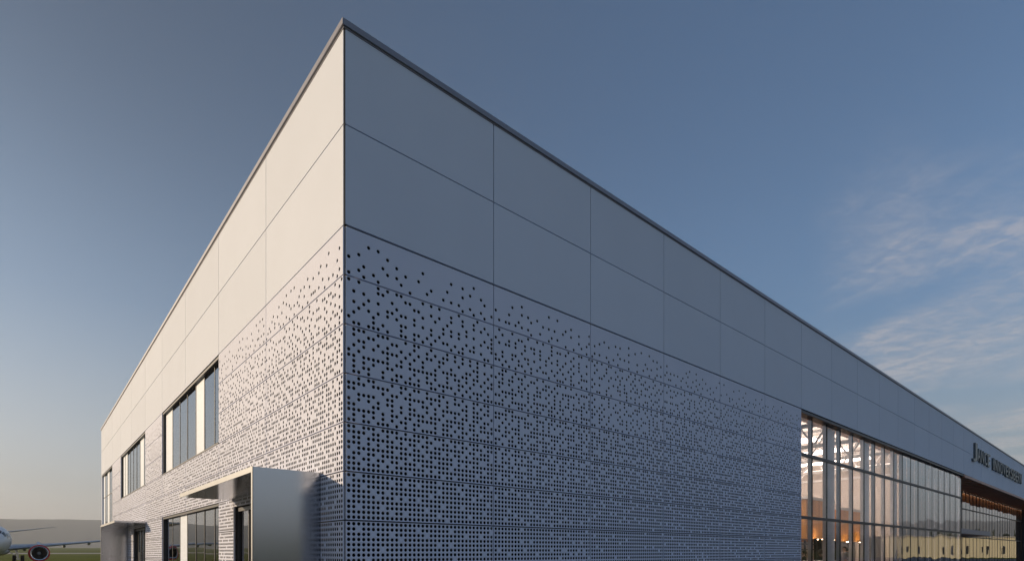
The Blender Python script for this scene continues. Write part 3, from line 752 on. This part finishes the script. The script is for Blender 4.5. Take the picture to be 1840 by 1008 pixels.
for px_ in (.15, 2.6, 3.2): MB().box(px_-.06, px_+.06, -.06, .06, 0, 2.25).build('post', M['black'], ds)
MB().box(.22, 2.53, -.025, .025, 1.95, 2.0).build('crossbar', M['black'], ds)
MB().box(.22, 2.53, -.02, .02, 1.68, 1.72).build('crossbar', M['black'], ds)
def table(label, x, y):
    t = root('bar_table', label, 'table', 'tall white tables in the hall', (x, y, .02))
    MB().box(-1.1, 1.1, -.35, .35, 1.12, 1.17).build('table_top', M['white_st'], t, bevel=.01)
    for sx in (-.95,.95):
        q = MB(); q.box(sx-.03, sx+.03, -.3, .3, .02, .05); q.box(sx-.03, sx+.03, -.03, .03, .05, 1.12); q.build('leg', M['black'], t)
table('tall narrow white table inside the glass beside the perforated wall', 21.6, 1.35)
table('tall narrow white table inside the glass in front of the person with curly hair', 24.6, 1.1)

# ------------------------------------------------------------------ the low hall opposite and its trees (seen mirrored in the glass)
nb = root('low_hall', 'long low cream building with a flat grey roof, mirrored in the front glazing', 'building', loc=(187, -26, 0), rz=R(131))
# local: long axis x, front facade towards local +y after rotation faces the museum
nb.rotation_euler = (0,0,math.atan2(.655,.756))
cream = mat('cream_render', (.36,.34,.255), .8, var=.06, scale=.4)
MB().box(-17, 62, -14, -.0, 0, 5.6).build('wall', cream, nb)
MB().box(-17.4, 62.4, -14.4, .4, 5.605, 5.95).build('roof', M['roof'], nb)
for k in range(8):
    x = -12+9.5*k
    f = MB(); f.box(x-.8, x+.8, .003, .06, 1.0, 3.2); fo = f.build('window', M['frame'], nb)
    MB().box(x-.7, x+.7, .062, .07, 1.1, 3.1).build('pane', AG, fo)
bark = mat('bark', (.09,.07,.05), .9); leaf = mat('leaves', (.035,.05,.018), .8, scale=1.5, col2=(.08,.10,.035))
def tree_mesh(seed, h):
    rr = random.Random(seed); t = MB()
    t.lathe([(0,.22),(h*.3,.16),(h*.6,.09),(h*.9,.02)], (0,0,0), 'z', 8)
    for k in range(7):
        a = rr.uniform(0,6.28); z = h*rr.uniform(.3,.7); L_ = h*rr.uniform(.15,.3)
        t.bar((0,0,z),(L_*math.cos(a), L_*math.sin(a), z+L_*.7),.07)
    c = MB()
    cl_ = [(rr.gauss(0,h*.16), rr.gauss(0,h*.16), h*rr.uniform(.38,.92), h*rr.uniform(.10,.17)) for _ in range(22)]
    for (x,y,z,r) in cl_:
        for _ in range(150):
            d = Vector((rr.gauss(0,1), rr.gauss(0,1), rr.gauss(0,1))).normalized()*r*rr.random()**.4; p = Vector((x,y,z))+d
            n1 = Vector((rr.gauss(0,1), rr.gauss(0,1), rr.gauss(0,1))).normalized(); n2 = n1.orthogonal().normalized(); s_ = rr.uniform(.12,.24)
            c.face([p-n1*s_, p+n2*s_*.6, p+n1*s_, p-n2*s_*.6])
    return t, c
protos = []
for s_ in range(3):
    h = (8.5, 7.4, 9.6)[s_]; t_, c_ = tree_mesh(s_+1, h)
    r_ = root('broadleaf_tree', '', 'tree'); t_.build('trunk', bark, r_, smooth=True); c_.build('crown', leaf, r_)
    protos.append(r_)
where = ['at the left end of the low cream hall', 'behind the left half of the cream hall', 'behind the middle of the cream hall', 'behind the right half of the cream hall', 'at the right end of the cream hall']
kinds = ['dark round tree', 'short bushy tree', 'tall loose tree']
Mx = Matrix.Rotation(math.atan2(.655,.756), 4, 'Z')
for k in range(15):
    src = protos[k % 3]; o = src if k < 3 else copy_tree(src)
    p_ = Mx @ Vector((-24+6.4*k+random.uniform(-1,1), -19+random.uniform(-2,2), 0)); o.location = (187+p_.x, -26+p_.y, 0); o.rotation_euler.z = random.uniform(0,6.28)
    s_ = random.uniform(.85,1.1); o.scale = (s_,s_,s_)
    tag(o, kinds[k % 3] + ' ' + where[k//3] + ', mirrored', 'tree', 'trees behind the low hall')

# ------------------------------------------------------------------ the evening haze
hz = MB(); hz.box(CAM.x-6600, CAM.x+6600, CAM.y-6600, CAM.y+6600, -2, 300)
hm_ = bpy.data.materials.new('haze'); hm_.use_nodes = True; hn = hm_.node_tree; hn.nodes.clear()
ho = hn.nodes.new('ShaderNodeOutputMaterial'); hv = hn.nodes.new('ShaderNodeVolumePrincipled')
hv.inputs['Color'].default_value = (.87,.93,1,1); hv.inputs['Density'].default_value = .0002; hv.inputs['Anisotropy'].default_value = .1
hn.links.new(hv.outputs[0], ho.inputs['Volume'])
hz.build('haze', hm_, kind='stuff')
